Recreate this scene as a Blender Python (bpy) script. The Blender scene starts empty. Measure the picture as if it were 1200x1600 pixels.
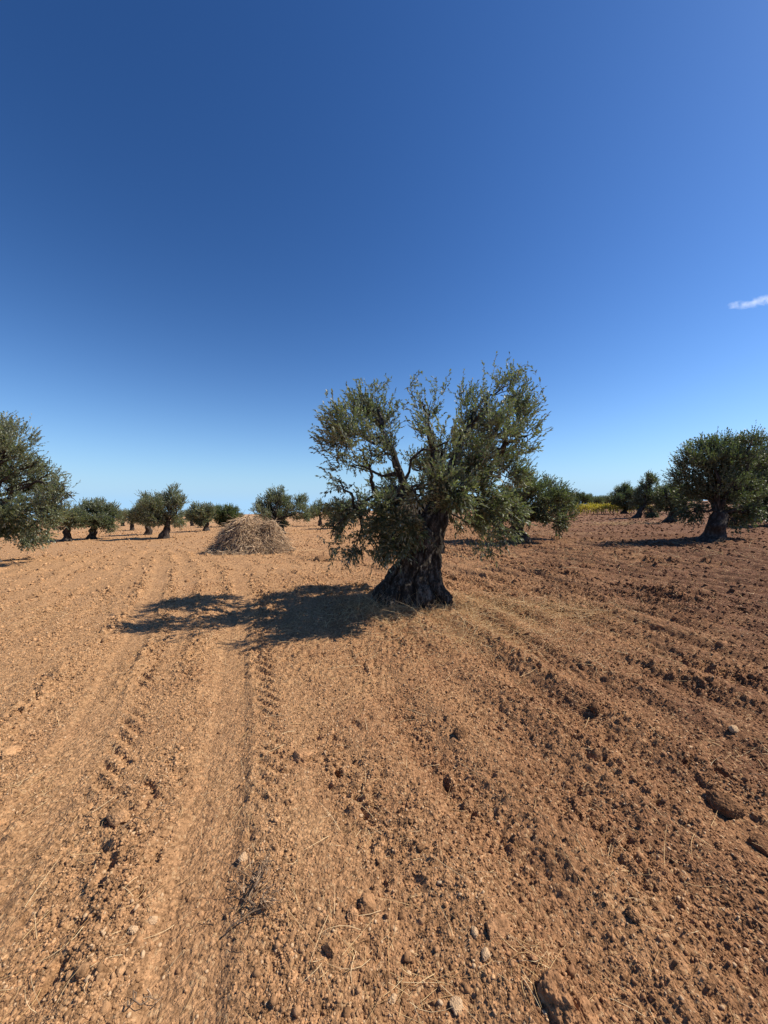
import bpy, math, time
import numpy as np
T0 = time.time()
R = math.radians
rng = np.random.default_rng(11)
scene = bpy.context.scene
col = scene.collection

# ------------------------------------------------------------------ camera
CAM_Z, FPX = 1.5, 600.0            # eye height, focal length in pixels of a 1200x1600 frame
PITCH = math.atan(15 / FPX)
cam = bpy.data.cameras.new("camera"); camo = bpy.data.objects.new("camera", cam); col.objects.link(camo)
cam.sensor_fit = 'VERTICAL'; cam.sensor_height = 24.0; cam.lens = 24.0 * FPX / 1600.0
cam.clip_start = 0.05; cam.clip_end = 20000
camo.location = (0, 0, CAM_Z); camo.rotation_euler = (R(90) - PITCH, 0, 0)
scene.camera = camo
scene.render.resolution_x, scene.render.resolution_y = 768, 1024

def at(px, py, Y):                 # a point of the photograph at ground distance Y
    dx, dy, dz = (px - 600) / FPX, 1.0, (800 - py) / FPX
    c, s = math.cos(PITCH), math.sin(PITCH)
    d = (dx, dy * c + dz * s, dz * c - dy * s)
    k = Y / d[1]
    return np.array([d[0] * k, Y, CAM_Z + d[2] * k])

# ------------------------------------------------------------------ noise
_p = np.random.default_rng(5).permutation(4096).astype(np.int64)
_ga = np.random.default_rng(6).random(4096) * 2 * np.pi
_gx, _gy = np.cos(_ga), np.sin(_ga)
_g3 = np.random.default_rng(7).normal(size=(4096, 3)); _g3 /= np.linalg.norm(_g3, axis=1)[:, None]
def _h2(i, j): return _p[(_p[i & 4095] + j) & 4095]
def n2(x, y, seed=0):
    x = x + seed * 37.17; y = y + seed * 11.73
    xi = np.floor(x).astype(np.int64); yi = np.floor(y).astype(np.int64)
    fx, fy = x - xi, y - yi
    u = fx * fx * fx * (fx * (fx * 6 - 15) + 10); v = fy * fy * fy * (fy * (fy * 6 - 15) + 10)
    def g(a, b):
        h = _h2(xi + a, yi + b)
        return _gx[h] * (fx - a) + _gy[h] * (fy - b)
    return ((g(0, 0) * (1 - u) + g(1, 0) * u) * (1 - v) + (g(0, 1) * (1 - u) + g(1, 1) * u) * v) * 1.5
def n3(P, seed=0):
    P = P + seed * 17.31
    I = np.floor(P).astype(np.int64); F = P - I
    W = F * F * F * (F * (F * 6 - 15) + 10)
    out = 0
    for a in (0, 1):
        for b in (0, 1):
            for c in (0, 1):
                h = _p[(_h2(I[..., 0] + a, I[..., 1] + b) + I[..., 2] + c) & 4095]
                g = _g3[h]
                d = g[..., 0] * (F[..., 0] - a) + g[..., 1] * (F[..., 1] - b) + g[..., 2] * (F[..., 2] - c)
                w = (W[..., 0] if a else 1 - W[..., 0]) * (W[..., 1] if b else 1 - W[..., 1]) * (W[..., 2] if c else 1 - W[..., 2])
                out = out + d * w
    return out * 1.4
def sstep(a, b, x):
    t = np.clip((x - a) / (b - a), 0, 1); return t * t * (3 - 2 * t)

# ------------------------------------------------------------------ terrain
TREE = at(645, 945, 5.55)[:2]
def terrain(x, y):                 # broad shape of the land
    x = np.asarray(x, float); y = np.asarray(y, float)
    r = np.hypot(x, y)
    w = sstep(5, 24, r)
    z = (0.03 * x - 0.02 * y) * w * np.where(y > 0, 1, 0.3)
    return z + 0.10 * n2(x / 14, y / 14, 3) * sstep(4, 20, r) * (1 - sstep(150, 400, r))
def track_masks(x, y):
    out = []
    for c in (-0.23 - 0.315 * y - 0.004 * y * y, -0.97 - 0.37 * y - 0.012 * y * y):
        w = 0.03 * n2(y * 0.7, c * 0 + 3.3, 4)
        out.append((x - c - w))
    return out
def plough(x, y):
    u = x + y * (0.35 + 0.03 * np.tanh(x * 0.8)) + 0.012 * y * y * sstep(1, -2, x) + 0.09 * n2(x / 2.2, y / 2.2, 9)
    return u
def chains(x, y):                  # narrow lines of broken clods thrown up by the plough tines
    u = plough(x, y) / 0.53 + 0.16 * n2(x / .5, y / .9, 12)
    f = np.abs(u - np.floor(u) - .5) * 2
    p = np.clip(.55 + 1.3 * n2(x / 1.3, y / 1.3, 13), 0, 1.2)
    return np.exp(-((1 - f) / .30) ** 2) * p
def mounds(x, y):
    d = np.hypot((x - TREE[0]) / 1.25, (y - TREE[1]) / 1.0)
    return 0.09 * np.exp(-d * d * 1.2)
def ground(x, y, fine=True):
    x = np.asarray(x, float); y = np.asarray(y, float)
    r = np.hypot(x, y)
    z = terrain(x, y) + mounds(x, y)
    fade = 1 - sstep(30, 90, r)
    u = plough(x, y)
    rough = np.ones_like(z); extra = np.zeros_like(z)
    for k, d in enumerate(track_masks(x, y)):
        m = (1 - sstep(0.09, 0.17, np.abs(d))) * (1 - sstep(5, 9.5, y))
        rough = rough * (1 - 0.6 * m)
        extra = extra - 0.017 * m + .0014 * m * np.sin(d * 180)
        extra = extra + 0.011 * np.exp(-((np.abs(d) - 0.27) / 0.06) ** 2) * (1 - sstep(8, 14, y)) * (0.6 + n2(x * 3, y * 3, 8))
        lug = np.exp(-((d - 0.27) / 0.085) ** 4) * sstep(1.6, 2.3, y) * (1 - sstep(6, 9, y))
        s = np.sin((y * 1.0 + (d - 0.27) * 0.8) * 2 * np.pi / 0.135 + n2(x * 2, y * 2, 14) * 1.5)
        extra = extra + lug * 0.018 * s * (0.75 + 0.7 * n2(x * 2.1, y * 2.1, 17)) - 0.012 * lug
    right = sstep(-0.6, 1.6, x)
    fw = np.sin(u * 2 * np.pi / 0.62)
    fw = np.sign(fw) * np.abs(fw) ** 0.8
    z = z + extra + fade * rough * (0.009 + 0.033 * right) * fw * (0.8 + 0.9 * n2(x / 1.1, y / 1.6, 21))
    z = z + 0.035 * n2(x / 1.7, y / 1.7, 1) * fade * (0.4 + 0.6 * rough)
    if fine:
        ch = chains(x, y)
        cl = (0.46 + 0.34 * right + 1.15 * ch) * (.8 + .8 * n2(x / 0.9, y / 0.9, 31)) * (1 + np.minimum(r, 22) / 13)
        z = z + rough * fade * cl * 0.020 * (np.abs(n2(x / 0.17, y / 0.17, 2)) - .2)
        z = z + rough * fade * cl * 0.032 * np.abs(n2(x / 0.065, y / 0.065, 5))
        z = z + (.5 + .5 * rough) * fade * (.55 + .5 * cl) * 0.017 * np.abs(n2(x / 0.030, y / 0.030, 6)) * (1 - sstep(8, 24, r))
        far = sstep(5, 13, r) * fade
        z = z + far * (.7 + .3 * rough) * (.040 * np.abs(n2(x / 0.30, y / 0.30, 51)) + .05 * np.clip(n2(x / 0.42, y / 0.36, 52) - .1, 0, 1)) * (.9 + .3 * ch)
        pit = np.clip(n2(x / 0.085, y / 0.085, 33) + .35 * n2(x / .8, y / .8, 34) - .42, 0, .4)
        z = z - rough * fade * (0.05 + .17 * ch) * pit
    return z
def on_ground(px, py):             # where the ray of a photograph pixel meets the land
    Y = 3.0
    for _ in range(60):
        p = at(px, py, Y); z = float(terrain(p[0], Y))
        k = (CAM_Z - z) / max(1e-4, (CAM_Z - p[2])); Y = Y * (0.5 + 0.5 * k)
    p = at(px, py, Y); return np.array([p[0], Y, float(ground(p[0], Y, False))])

# ------------------------------------------------------------------ mesh helpers
def make_mesh(name, V, F, mats, attrs=None, smooth=False, midx=None):
    """F: list of (n,k) index arrays"""
    me = bpy.data.meshes.new(name)
    F = [f for f in (F if isinstance(F, list) else [F]) if len(f)]
    loops = np.concatenate([f.reshape(-1) for f in F]).astype(np.int32)
    tot = np.concatenate([np.full(len(f), f.shape[1], np.int32) for f in F])
    start = np.concatenate([[0], np.cumsum(tot)[:-1]]).astype(np.int32)
    me.vertices.add(len(V)); me.vertices.foreach_set("co", np.ascontiguousarray(V, np.float32).reshape(-1))
    me.loops.add(len(loops)); me.loops.foreach_set("vertex_index", loops)
    me.polygons.add(len(tot)); me.polygons.foreach_set("loop_start", start)
    if smooth: me.polygons.foreach_set("use_smooth", np.ones(len(tot), bool))
    for m in (mats if isinstance(mats, (list, tuple)) else [mats]): me.materials.append(m)
    if midx is not None: me.polygons.foreach_set("material_index", np.asarray(midx, np.int32))
    for k, a in (attrs or {}).items():
        at_ = me.attributes.new(k, 'FLOAT', 'POINT'); at_.data.foreach_set("value", np.ascontiguousarray(a, np.float32))
    me.update(calc_edges=True); me.validate()
    return me
def obj(name, me, parent=None, loc=None):
    o = bpy.data.objects.new(name, me); col.objects.link(o)
    if parent is not None: o.parent = parent
    if loc is not None: o.location = loc
    return o
def tag(o, label=None, cat=None, group=None, kind=None):
    for k, v in (("label", label), ("category", cat), ("group", group), ("kind", kind)):
        if v: o[k] = v
    return o
def unit(v): return v / np.maximum(1e-9, np.linalg.norm(v, axis=-1, keepdims=True))

class Buf:
    def __init__(s): s.V = []; s.F = []; s.n = 0; s.A = []; s.M = []
    def add(s, V, F, a=0.5, m=0):
        s.V.append(V); s.F.append(np.asarray(F) + s.n); s.n += len(V)
        s.A.append(np.broadcast_to(np.asarray(a, float), (len(V),))); s.M.append(np.full(len(F), m))
    def mesh(s, name, mats, smooth=False):
        # group polygons of equal size
        ks = sorted({f.shape[1] for f in s.F}); F = []; M = []
        for k in ks:
            F.append(np.concatenate([f for f in s.F if f.shape[1] == k])); M.append(np.concatenate([m for f, m in zip(s.F, s.M) if f.shape[1] == k]))
        return make_mesh(name, np.concatenate(s.V), F, mats, {"rnd": np.concatenate(s.A)}, smooth, np.concatenate(M))

def tube(path, rad, sides=10, rough=0.0, seed=0, freq=3.0, flute=0.0):
    """closed tube along a path with bark relief"""
    path = np.asarray(path, float); rad = np.asarray(rad, float)
    T = unit(np.gradient(path, axis=0))
    ref = np.array([0.31, 0.95, 0.05]); A = unit(np.cross(T, ref)); B = np.cross(T, A)
    th = np.linspace(0, 2 * np.pi, sides, endpoint=False)
    ring = A[:, None, :] * np.cos(th)[None, :, None] + B[:, None, :] * np.sin(th)[None, :, None]
    P = path[:, None, :] + ring * rad[:, None, None]
    if rough:
        nz = n3(P * freq, seed) + 0.5 * n3(P * freq * 2.3, seed + 1)
        P = path[:, None, :] + ring * (rad[:, None] * (1 + rough * nz))[..., None]
    n, m = len(path), sides
    i = np.arange(n - 1)[:, None] * m; j = np.arange(m)[None, :]; j2 = (j + 1) % m
    F = np.stack([i + j, i + j2, i + m + j2, i + m + j], -1).reshape(-1, 4)
    V = P.reshape(-1, 3)
    V = np.vstack([V, path[-1] + T[-1] * rad[-1] * 0.6])
    capi = len(V) - 1; b = (n - 1) * m
    cap = np.stack([b + j[0], b + j2[0], np.full(m, capi), np.full(m, capi)], -1)
    return V, F, cap[:, :3]
def bez(p0, p1, p2, n=8):
    t = np.linspace(0, 1, n)[:, None]
    return (1 - t) ** 2 * p0 + 2 * t * (1 - t) * p1 + t * t * p2
def strands(S, D, L, r, G, seg=3, taper=0.7, rg=None):
    """many thin three-sided stalks; returns V, quads, points"""
    n = len(S); rg = rg or rng
    t = np.linspace(0, 1, seg + 1)[None, :, None]
    P = S[:, None, :] + D[:, None, :] * (L[:, None, None] * t) + G[:, None, :] * (L[:, None, None] * t * t)
    A = unit(np.cross(D, unit(rg.normal(size=(n, 3))))); B = np.cross(D, A)
    th = np.array([0, 2.094, 4.189])
    ring = A[:, None, :] * np.cos(th)[None, :, None] + B[:, None, :] * np.sin(th)[None, :, None]
    rr = r[:, None, None, None] * (1 - taper * t)[..., None]
    V = (P[:, :, None, :] + ring[:, None, :, :] * rr).reshape(-1, 3)
    base = (np.arange(n) * (seg + 1) * 3)[:, None, None]
    i = (np.arange(seg) * 3)[None, :, None]; j = np.arange(3)[None, None, :]; j2 = (j + 1) % 3
    F = np.stack([base + i + j, base + i + j2, base + i + 3 + j2, base + i + 3 + j], -1).reshape(-1, 4)
    return V, F, (seg + 1) * 3

# ------------------------------------------------------------------ materials
def mat(name):
    m = bpy.data.materials.new(name); m.use_nodes = True
    nt = m.node_tree; nt.nodes.clear(); return m, nt
def N(nt, t, **kw):
    n = nt.nodes.new(t)
    for k, v in kw.items():
        if k in n.inputs: n.inputs[k].default_value = v
        else: setattr(n, k, v)
    return n
def ramp(nt, fac, stops):
    r = nt.nodes.new('ShaderNodeValToRGB'); e = r.color_ramp.elements
    while len(e) < len(stops): e.new(0.5)
    for q, (p, c) in zip(e, stops): q.position = p; q.color = (*c, 1)
    nt.links.new(fac, r.inputs[0]); return r.outputs[0]
def mixc(nt, f, a, b, mode='MIX'):
    m = nt.nodes.new('ShaderNodeMix'); m.data_type = 'RGBA'; m.blend_type = mode
    for s, v in ((0, f), (6, a), (7, b)):
        if hasattr(v, 'node'): nt.links.new(v, m.inputs[s])
        elif s == 0: m.inputs[0].default_value = v
        else: m.inputs[s].default_value = (*v, 1)
    return m.outputs[2]
def math_(nt, op, a, b=None, c=None):
    m = nt.nodes.new('ShaderNodeMath'); m.operation = op
    for i, v in enumerate((a, b, c)):
        if v is None: continue
        if hasattr(v, 'node'): nt.links.new(v, m.inputs[i])
        else: m.inputs[i].default_value = v
    return m.outputs[0]
def noise(nt, vec, scale, detail=4, rough=0.55):
    n = N(nt, 'ShaderNodeTexNoise', Scale=scale, Detail=detail, Roughness=rough); nt.links.new(vec, n.inputs['Vector']); return n.outputs[0]
def finish(nt, colr, rough=0.9, bump=None, dist=0.01, bstr=1.0, spec=0.3):
    b = N(nt, 'ShaderNodeBsdfPrincipled'); o = nt.nodes.new('ShaderNodeOutputMaterial')
    if hasattr(colr, 'node'): nt.links.new(colr, b.inputs['Base Color'])
    else: b.inputs['Base Color'].default_value = (*colr, 1)
    b.inputs['Roughness'].default_value = rough; b.inputs['Specular IOR Level'].default_value = spec
    if bump is not None:
        bm = N(nt, 'ShaderNodeBump', Strength=bstr, Distance=dist); nt.links.new(bump, bm.inputs['Height']); nt.links.new(bm.outputs[0], b.inputs['Normal'])
    nt.links.new(b.outputs[0], o.inputs[0]); return b

SOIL_A, SOIL_B, SOIL_C = (0.395, 0.226, 0.112), (0.300, 0.157, 0.077), (0.148, 0.069, 0.038)
def soil_colour(nt, pos):
    big = noise(nt, pos, 0.35, 4); mid = noise(nt, pos, 2.6, 5); small = noise(nt, pos, 45, 4, 0.65)
    sep = N(nt, 'ShaderNodeSeparateXYZ'); nt.links.new(pos, sep.inputs[0])
    # the redder, heavier soil lies in the eastern (right) half of the field
    east = math_(nt, 'MULTIPLY_ADD', math_(nt, 'DIVIDE', sep.outputs[0], math_(nt, 'ADD', math_(nt, 'MULTIPLY', math_(nt, 'ABSOLUTE', sep.outputs[1]), 0.3), 1.6)), 0.35, 0.13)
    east = math_(nt, 'ADD', east, math_(nt, 'MULTIPLY_ADD', big, 0.9, -0.45))
    fac = math_(nt, 'ADD', east, math_(nt, 'MULTIPLY_ADD', mid, 0.8, -0.24)); 
    c = ramp(nt, fac, [(0.0, SOIL_A), (0.42, SOIL_B), (0.85, SOIL_C)])
    v = ramp(nt, small, [(0.28, (0.40, 0.37, 0.34)), (0.5, (0.97, 0.97, 0.97)), (0.72, (1.6, 1.6, 1.6))])
    return mixc(nt, 1.0, c, v, 'MULTIPLY')
def soil_mat():
    m, nt = mat('ploughed_soil'); g = nt.nodes.new('ShaderNodeNewGeometry'); pos = g.outputs['Position']
    c = soil_colour(nt, pos)
    # straw-littered lighter patches
    vor = N(nt, 'ShaderNodeTexVoronoi', Scale=85.0); nt.links.new(pos, vor.inputs['Vector'])
    cell = N(nt, 'ShaderNodeSeparateColor'); nt.links.new(vor.outputs['Color'], cell.inputs[0])
    peb = math_(nt, 'GREATER_THAN', cell.outputs[0], 0.91)
    c = mixc(nt, math_(nt, 'MULTIPLY', peb, 0.7), c, (0.50, 0.32, 0.17))
    pale = math_(nt, 'MULTIPLY', ramp(nt, noise(nt, pos, 0.16, 3), [(0.52, (0, 0, 0)), (0.7, (1, 1, 1))]), 0.45)
    c = mixc(nt, pale, c, (0.37, 0.225, 0.125))
    n1 = noise(nt, pos, 22, 6, 0.7); n2_ = noise(nt, pos, 110, 3, 0.7)
    h = math_(nt, 'ADD', math_(nt, 'MULTIPLY', n1, 0.9), math_(nt, 'MULTIPLY', n2_, 0.35))
    h = math_(nt, 'ADD', h, math_(nt, 'MULTIPLY', noise(nt, pos, 7, 3, .6), 1.1))
    h = math_(nt, 'SUBTRACT', h, math_(nt, 'MULTIPLY', vor.outputs['Distance'], 0.35))
    finish(nt, c, 0.95, h, 0.03, 0.9, 0.15); return m
def clod_mat():
    m, nt = mat('soil_clod'); g = nt.nodes.new('ShaderNodeNewGeometry'); pos = g.outputs['Position']
    c = soil_colour(nt, pos)
    a = N(nt, 'ShaderNodeAttribute', attribute_name='rnd')
    tone = ramp(nt, a.outputs['Fac'], [(0.0, (0.62, 0.6, 0.58)), (0.5, (1, 1, 1)), (0.9, (1.25, 1.28, 1.3))])
    c = mixc(nt, 1.0, c, tone, 'MULTIPLY')
    st = ramp(nt, a.outputs['Fac'], [(0.935, (0, 0, 0)), (0.94, (1, 1, 1))])
    c = mixc(nt, st, c, mixc(nt, noise(nt, pos, 30, 2), (0.58, 0.42, 0.26), (0.46, 0.28, 0.15)))
    finish(nt, c, 0.95, noise(nt, pos, 140, 4, 0.7), 0.006, 0.8, 0.15); return m
def bark_mat(name, c0, c1, c2, sc=1.0):
    m, nt = mat(name); g = nt.nodes.new('ShaderNodeNewGeometry'); pos = g.outputs['Position']
    mp = N(nt, 'ShaderNodeMapping'); mp.inputs['Scale'].default_value = (1, 1, 0.32); nt.links.new(pos, mp.inputs[0])
    n1 = noise(nt, mp.outputs[0], 14 * sc, 7, 0.7); n2_ = noise(nt, mp.outputs[0], 55 * sc, 5, 0.7)
    f = math_(nt, 'ADD', math_(nt, 'MULTIPLY', n1, 0.7), math_(nt, 'MULTIPLY', n2_, 0.35))
    c = ramp(nt, f, [(0.36, c0), (0.52, c1), (0.66, c2)])
    finish(nt, c, 0.92, f, 0.05, 1.0, 0.2); return m
def leaf_mat(name, top, under, yellow=0.06):
    m, nt = mat(name)
    g = nt.nodes.new('ShaderNodeNewGeometry'); a = N(nt, 'ShaderNodeAttribute', attribute_name='rnd')
    dark = tuple(v * 0.62 for v in top); lite = tuple(v * 1.5 for v in top)
    t = ramp(nt, a.outputs['Fac'], [(0.0, dark), (0.5, top), (0.9, lite), (1.0, (0.19, 0.17, 0.05))])
    u = ramp(nt, a.outputs['Fac'], [(0.0, tuple(v * 0.8 for v in under)), (1.0, tuple(v * 1.2 for v in under))])
    c = mixc(nt, g.outputs['Backfacing'], t, u)
    b = N(nt, 'ShaderNodeBsdfPrincipled'); nt.links.new(c, b.inputs['Base Color'])
    b.inputs['Roughness'].default_value = 0.5; b.inputs['Specular IOR Level'].default_value = 0.35
    tr = N(nt, 'ShaderNodeBsdfTranslucent'); nt.links.new(mixc(nt, 1.0, t, (1.5, 1.9, 0.7), 'MULTIPLY'), tr.inputs[0])
    mx = N(nt, 'ShaderNodeMixShader'); mx.inputs[0].default_value = 0.27
    o = nt.nodes.new('ShaderNodeOutputMaterial')
    nt.links.new(b.outputs[0], mx.inputs[1]); nt.links.new(tr.outputs[0], mx.inputs[2]); nt.links.new(mx.outputs[0], o.inputs[0])
    return m
def stalk_mat(name, stops, rough=0.8):
    m, nt = mat(name); a = N(nt, 'ShaderNodeAttribute', attribute_name='rnd')
    finish(nt, ramp(nt, a.outputs['Fac'], stops), rough, None, spec=0.3); return m

M_SOIL = soil_mat(); M_CLOD = clod_mat()
M_BARK = bark_mat('olive_bark', (0.007, 0.0055, 0.0045), (0.033, 0.026, 0.020), (0.20, 0.175, 0.145))
M_BARK_FAR = bark_mat('dark_olive_bark', (0.010, 0.008, 0.006), (0.040, 0.030, 0.024), (0.12, 0.10, 0.085), 0.6)
M_TWIG = stalk_mat('olive_twig', [(0, (0.10, 0.085, 0.065)), (1, (0.26, 0.23, 0.18))])
M_LEAF = leaf_mat('olive_leaf', (0.100, 0.114, 0.064), (0.38, 0.405, 0.32))
M_LEAF_D = leaf_mat('dense_olive_leaf', (0.074, 0.088, 0.044), (0.24, 0.265, 0.19))
M_LEAF_G = leaf_mat('greener_olive_leaf', (0.065, 0.090, 0.035), (0.20, 0.24, 0.15))
M_LEAF_V = leaf_mat('yellow_vine_leaf', (0.42, 0.31, 0.04), (0.40, 0.31, 0.06))
M_STRAW = stalk_mat('dry_straw', [(0, (0.36, 0.20, 0.085)), (0.5, (0.60, 0.395, 0.185)), (1, (0.76, 0.58, 0.34))])
M_BRUSH = stalk_mat('dry_prunings', [(0, (0.10, 0.065, 0.042)), (0.4, (0.42, 0.285, 0.175)), (1, (0.76, 0.57, 0.37))])

# ------------------------------------------------------------------ ground sheet
def axis_x():
    xs = [0.0]
    while xs[-1] < 3500:
        x = xs[-1]; xs.append(x + (0.0095 if x < 1.7 else 0.0056 * x if x < 9 else min(200, 0.0056 * 9 + 0.035 * (x - 9))))
    xs = np.array(xs); return np.concatenate([-xs[:0:-1], xs])
def axis_y():
    ys = [0.5]
    while ys[-1] < 4500:
        y = ys[-1]; ys.append(y + (0.0095 if y < 2.2 else 0.0048 * y if y < 12 else min(200, 0.058 + 0.025 * (y - 12))))
    back = [0.5]
    while back[-1] > -400: back.append(back[-1] - 0.05 - 0.2 * (0.5 - back[-1]))
    return np.concatenate([np.array(back[:0:-1]), np.array(ys)])
gx, gy = axis_x(), axis_y()
X, Y = np.meshgrid(gx, gy)
Z = ground(X, Y)
nx, ny = len(gx), len(gy)
i = np.arange(ny - 1)[:, None] * nx; j = np.arange(nx - 1)[None, :]
F = np.stack([i + j, i + j + 1, i + nx + j + 1, i + nx + j], -1).reshape(-1, 4)
me = make_mesh('ground', np.stack([X, Y, Z], -1).reshape(-1, 3), F, M_SOIL, None, True)
tag(obj('ground', me), kind='structure')
print('ground', nx, ny, round(time.time() - T0, 1))

# ------------------------------------------------------------------ clods and crumbs
def icosphere(sub):
    f = (1 + 5 ** .5) / 2
    V = [(-1, f, 0), (1, f, 0), (-1, -f, 0), (1, -f, 0), (0, -1, f), (0, 1, f), (0, -1, -f), (0, 1, -f), (f, 0, -1), (f, 0, 1), (-f, 0, -1), (-f, 0, 1)]
    F = [(0, 11, 5), (0, 5, 1), (0, 1, 7), (0, 7, 10), (0, 10, 11), (1, 5, 9), (5, 11, 4), (11, 10, 2), (10, 7, 6), (7, 1, 8), (3, 9, 4), (3, 4, 2), (3, 2, 6), (3, 6, 8), (3, 8, 9), (4, 9, 5), (2, 4, 11), (6, 2, 10), (8, 6, 7), (9, 8, 1)]
    V = [np.array(v) / np.linalg.norm(v) for v in V]
    for _ in range(sub):
        c = {}; G = []
        def mid(a, b):
            k = (min(a, b), max(a, b))
            if k not in c:
                p = V[a] + V[b]; V.append(p / np.linalg.norm(p)); c[k] = len(V) - 1
            return c[k]
        for a, b, d in F:
            x, y, z = mid(a, b), mid(b, d), mid(d, a); G += [(a, x, z), (b, y, x), (d, z, y), (x, y, z)]
        F = G
    return np.array(V), np.array(F)
ICO = [icosphere(k) for k in range(6)]
def rotmats(n, rg):
    q = unit(rg.normal(size=(n, 4))); w, x, y, z = q.T
    return np.stack([1 - 2 * (y * y + z * z), 2 * (x * y - z * w), 2 * (x * z + y * w), 2 * (x * y + z * w), 1 - 2 * (x * x + z * z), 2 * (y * z - x * w),
                     2 * (x * z - y * w), 2 * (y * z + x * w), 1 - 2 * (x * x + y * y)], -1).reshape(n, 3, 3)
def clods(P, s, sub, rg):
    V0, F0 = ICO[sub]; n = len(P)
    sc = 1 + rg.uniform(-0.38, 0.38, (n, 1, 3))
    j = 1 + rg.uniform(-0.24, 0.24, (n, len(V0), 1)) * (1.0 if sub < 2 else 0.6)
    V = V0[None] * sc * j * s[:, None, None]
    if sub:                          # broken faces: shave each clod with a few random planes
        for _ in range(5):
            pn = unit(rg.normal(size=(n, 1, 3))); h = (V * pn).sum(-1, keepdims=True); d = s[:, None, None] * rg.uniform(.45, .85, (n, 1, 1))
            V = V - np.clip(h - d, 0, None) * pn * .95
    V = np.einsum('nij,nkj->nki', rotmats(n, rg), V)
    V[..., 2] *= 0.8
    V += P[:, None, :]
    F = (F0[None] + (np.arange(n) * len(V0))[:, None, None]).reshape(-1, 3)
    return V.reshape(-1, 3), F, len(V0)
buf = Buf()
rg = np.random.default_rng(21)
def crumb_batch(n, rmin, rmax, smin, smax_, sub, alpha=2.3):
    r = np.exp(rg.uniform(np.log(rmin), np.log(rmax), n * 2)); a = rg.uniform(-R(62), R(62), n * 2)
    x, y = r * np.sin(a), r * np.cos(a)
    m = np.clip((.16 if smin > .004 else .4) + .5 * n2(x / 0.5, y / 0.5, 41) + .85 * chains(x, y), 0.06, 1)
    m = m * (0.75 + 0.25 * sstep(-1, 1.5, x))
    for d in track_masks(x, y):
        m = m * (1 - 0.85 * np.exp(-(d / 0.17) ** 4) * (y < 12)) + 0.5 * np.exp(-((np.abs(d) - 0.3) / 0.07) ** 2) * (y < 9)
    m = m * (np.hypot(x - TREE[0], y - TREE[1]) > 0.5)
    k = np.nonzero(rg.random(n * 2) < m)[0][:n]; x, y, r = x[k], y[k], r[k]
    u = rg.random(len(x)); lo = np.maximum(smin, 0.0016 * r)
    s = lo * (1 - u * (1 - (np.minimum(1, lo / smax_)) ** alpha)) ** (-1 / alpha)
    P = np.stack([x, y, ground(x, y) + s * rg.uniform(-0.5, 0.2, len(x))], -1)
    V, F, nv = clods(P, s, sub, rg)
    tone = rg.random(len(x)) * np.where(s < 0.013, 1.0, 0.925)
    buf.add(V, F, np.repeat(tone, nv))
crumb_batch(150000, 0.9, 8, 0.0022, 0.008, 0, 2.2)
crumb_batch(24000, 0.9, 12, 0.0045, 0.020, 1, 2.9)
crumb_batch(60000, 5, 60, 0.007, 0.055, 0)
me = buf.mesh('soil_crumbs', [M_CLOD])
tag(obj('soil_crumbs', me), 'crumbled clods and small pebbles strewn over the ploughed earth', 'soil crumbs', kind='stuff')
print('crumbs', round(time.time() - T0, 1))

# individual clods and stones seen in the foreground: px, py, width px, tone, flat, name, label
def clod_mesh(size, tone, seed, flat, name):
    V0, F0 = ICO[5]; g = np.random.default_rng(seed)
    sc = np.array([1.0, g.uniform(.6, .95), flat])
    V = V0 * (1 + 0.30 * n3(V0 * 1.3, seed)[:, None] + 0.16 * n3(V0 * 3.1, seed + 3)[:, None] + 0.09 * n3(V0 * 7, seed + 5)[:, None])
    for _ in range(7):
        pn = unit(g.normal(size=3)); V = V - np.clip(V @ pn - g.uniform(.55, .9), 0, None)[:, None] * pn * .8
    V = V * (1 + .09 * n3(V * 5, seed + 8)[:, None] + .06 * n3(V * 13, seed + 9)[:, None] + .035 * n3(V * 31, seed + 10)[:, None])
    V = V * sc * size / 2; a = g.uniform(0, 6.28); c, s = math.cos(a), math.sin(a)
    V = V @ np.array([[c, s, 0], [-s, c, 0], [0, 0, 1]])
    return make_mesh(name, V, F0, M_CLOD, {"rnd": np.full(len(V), tone)}, False)
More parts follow.
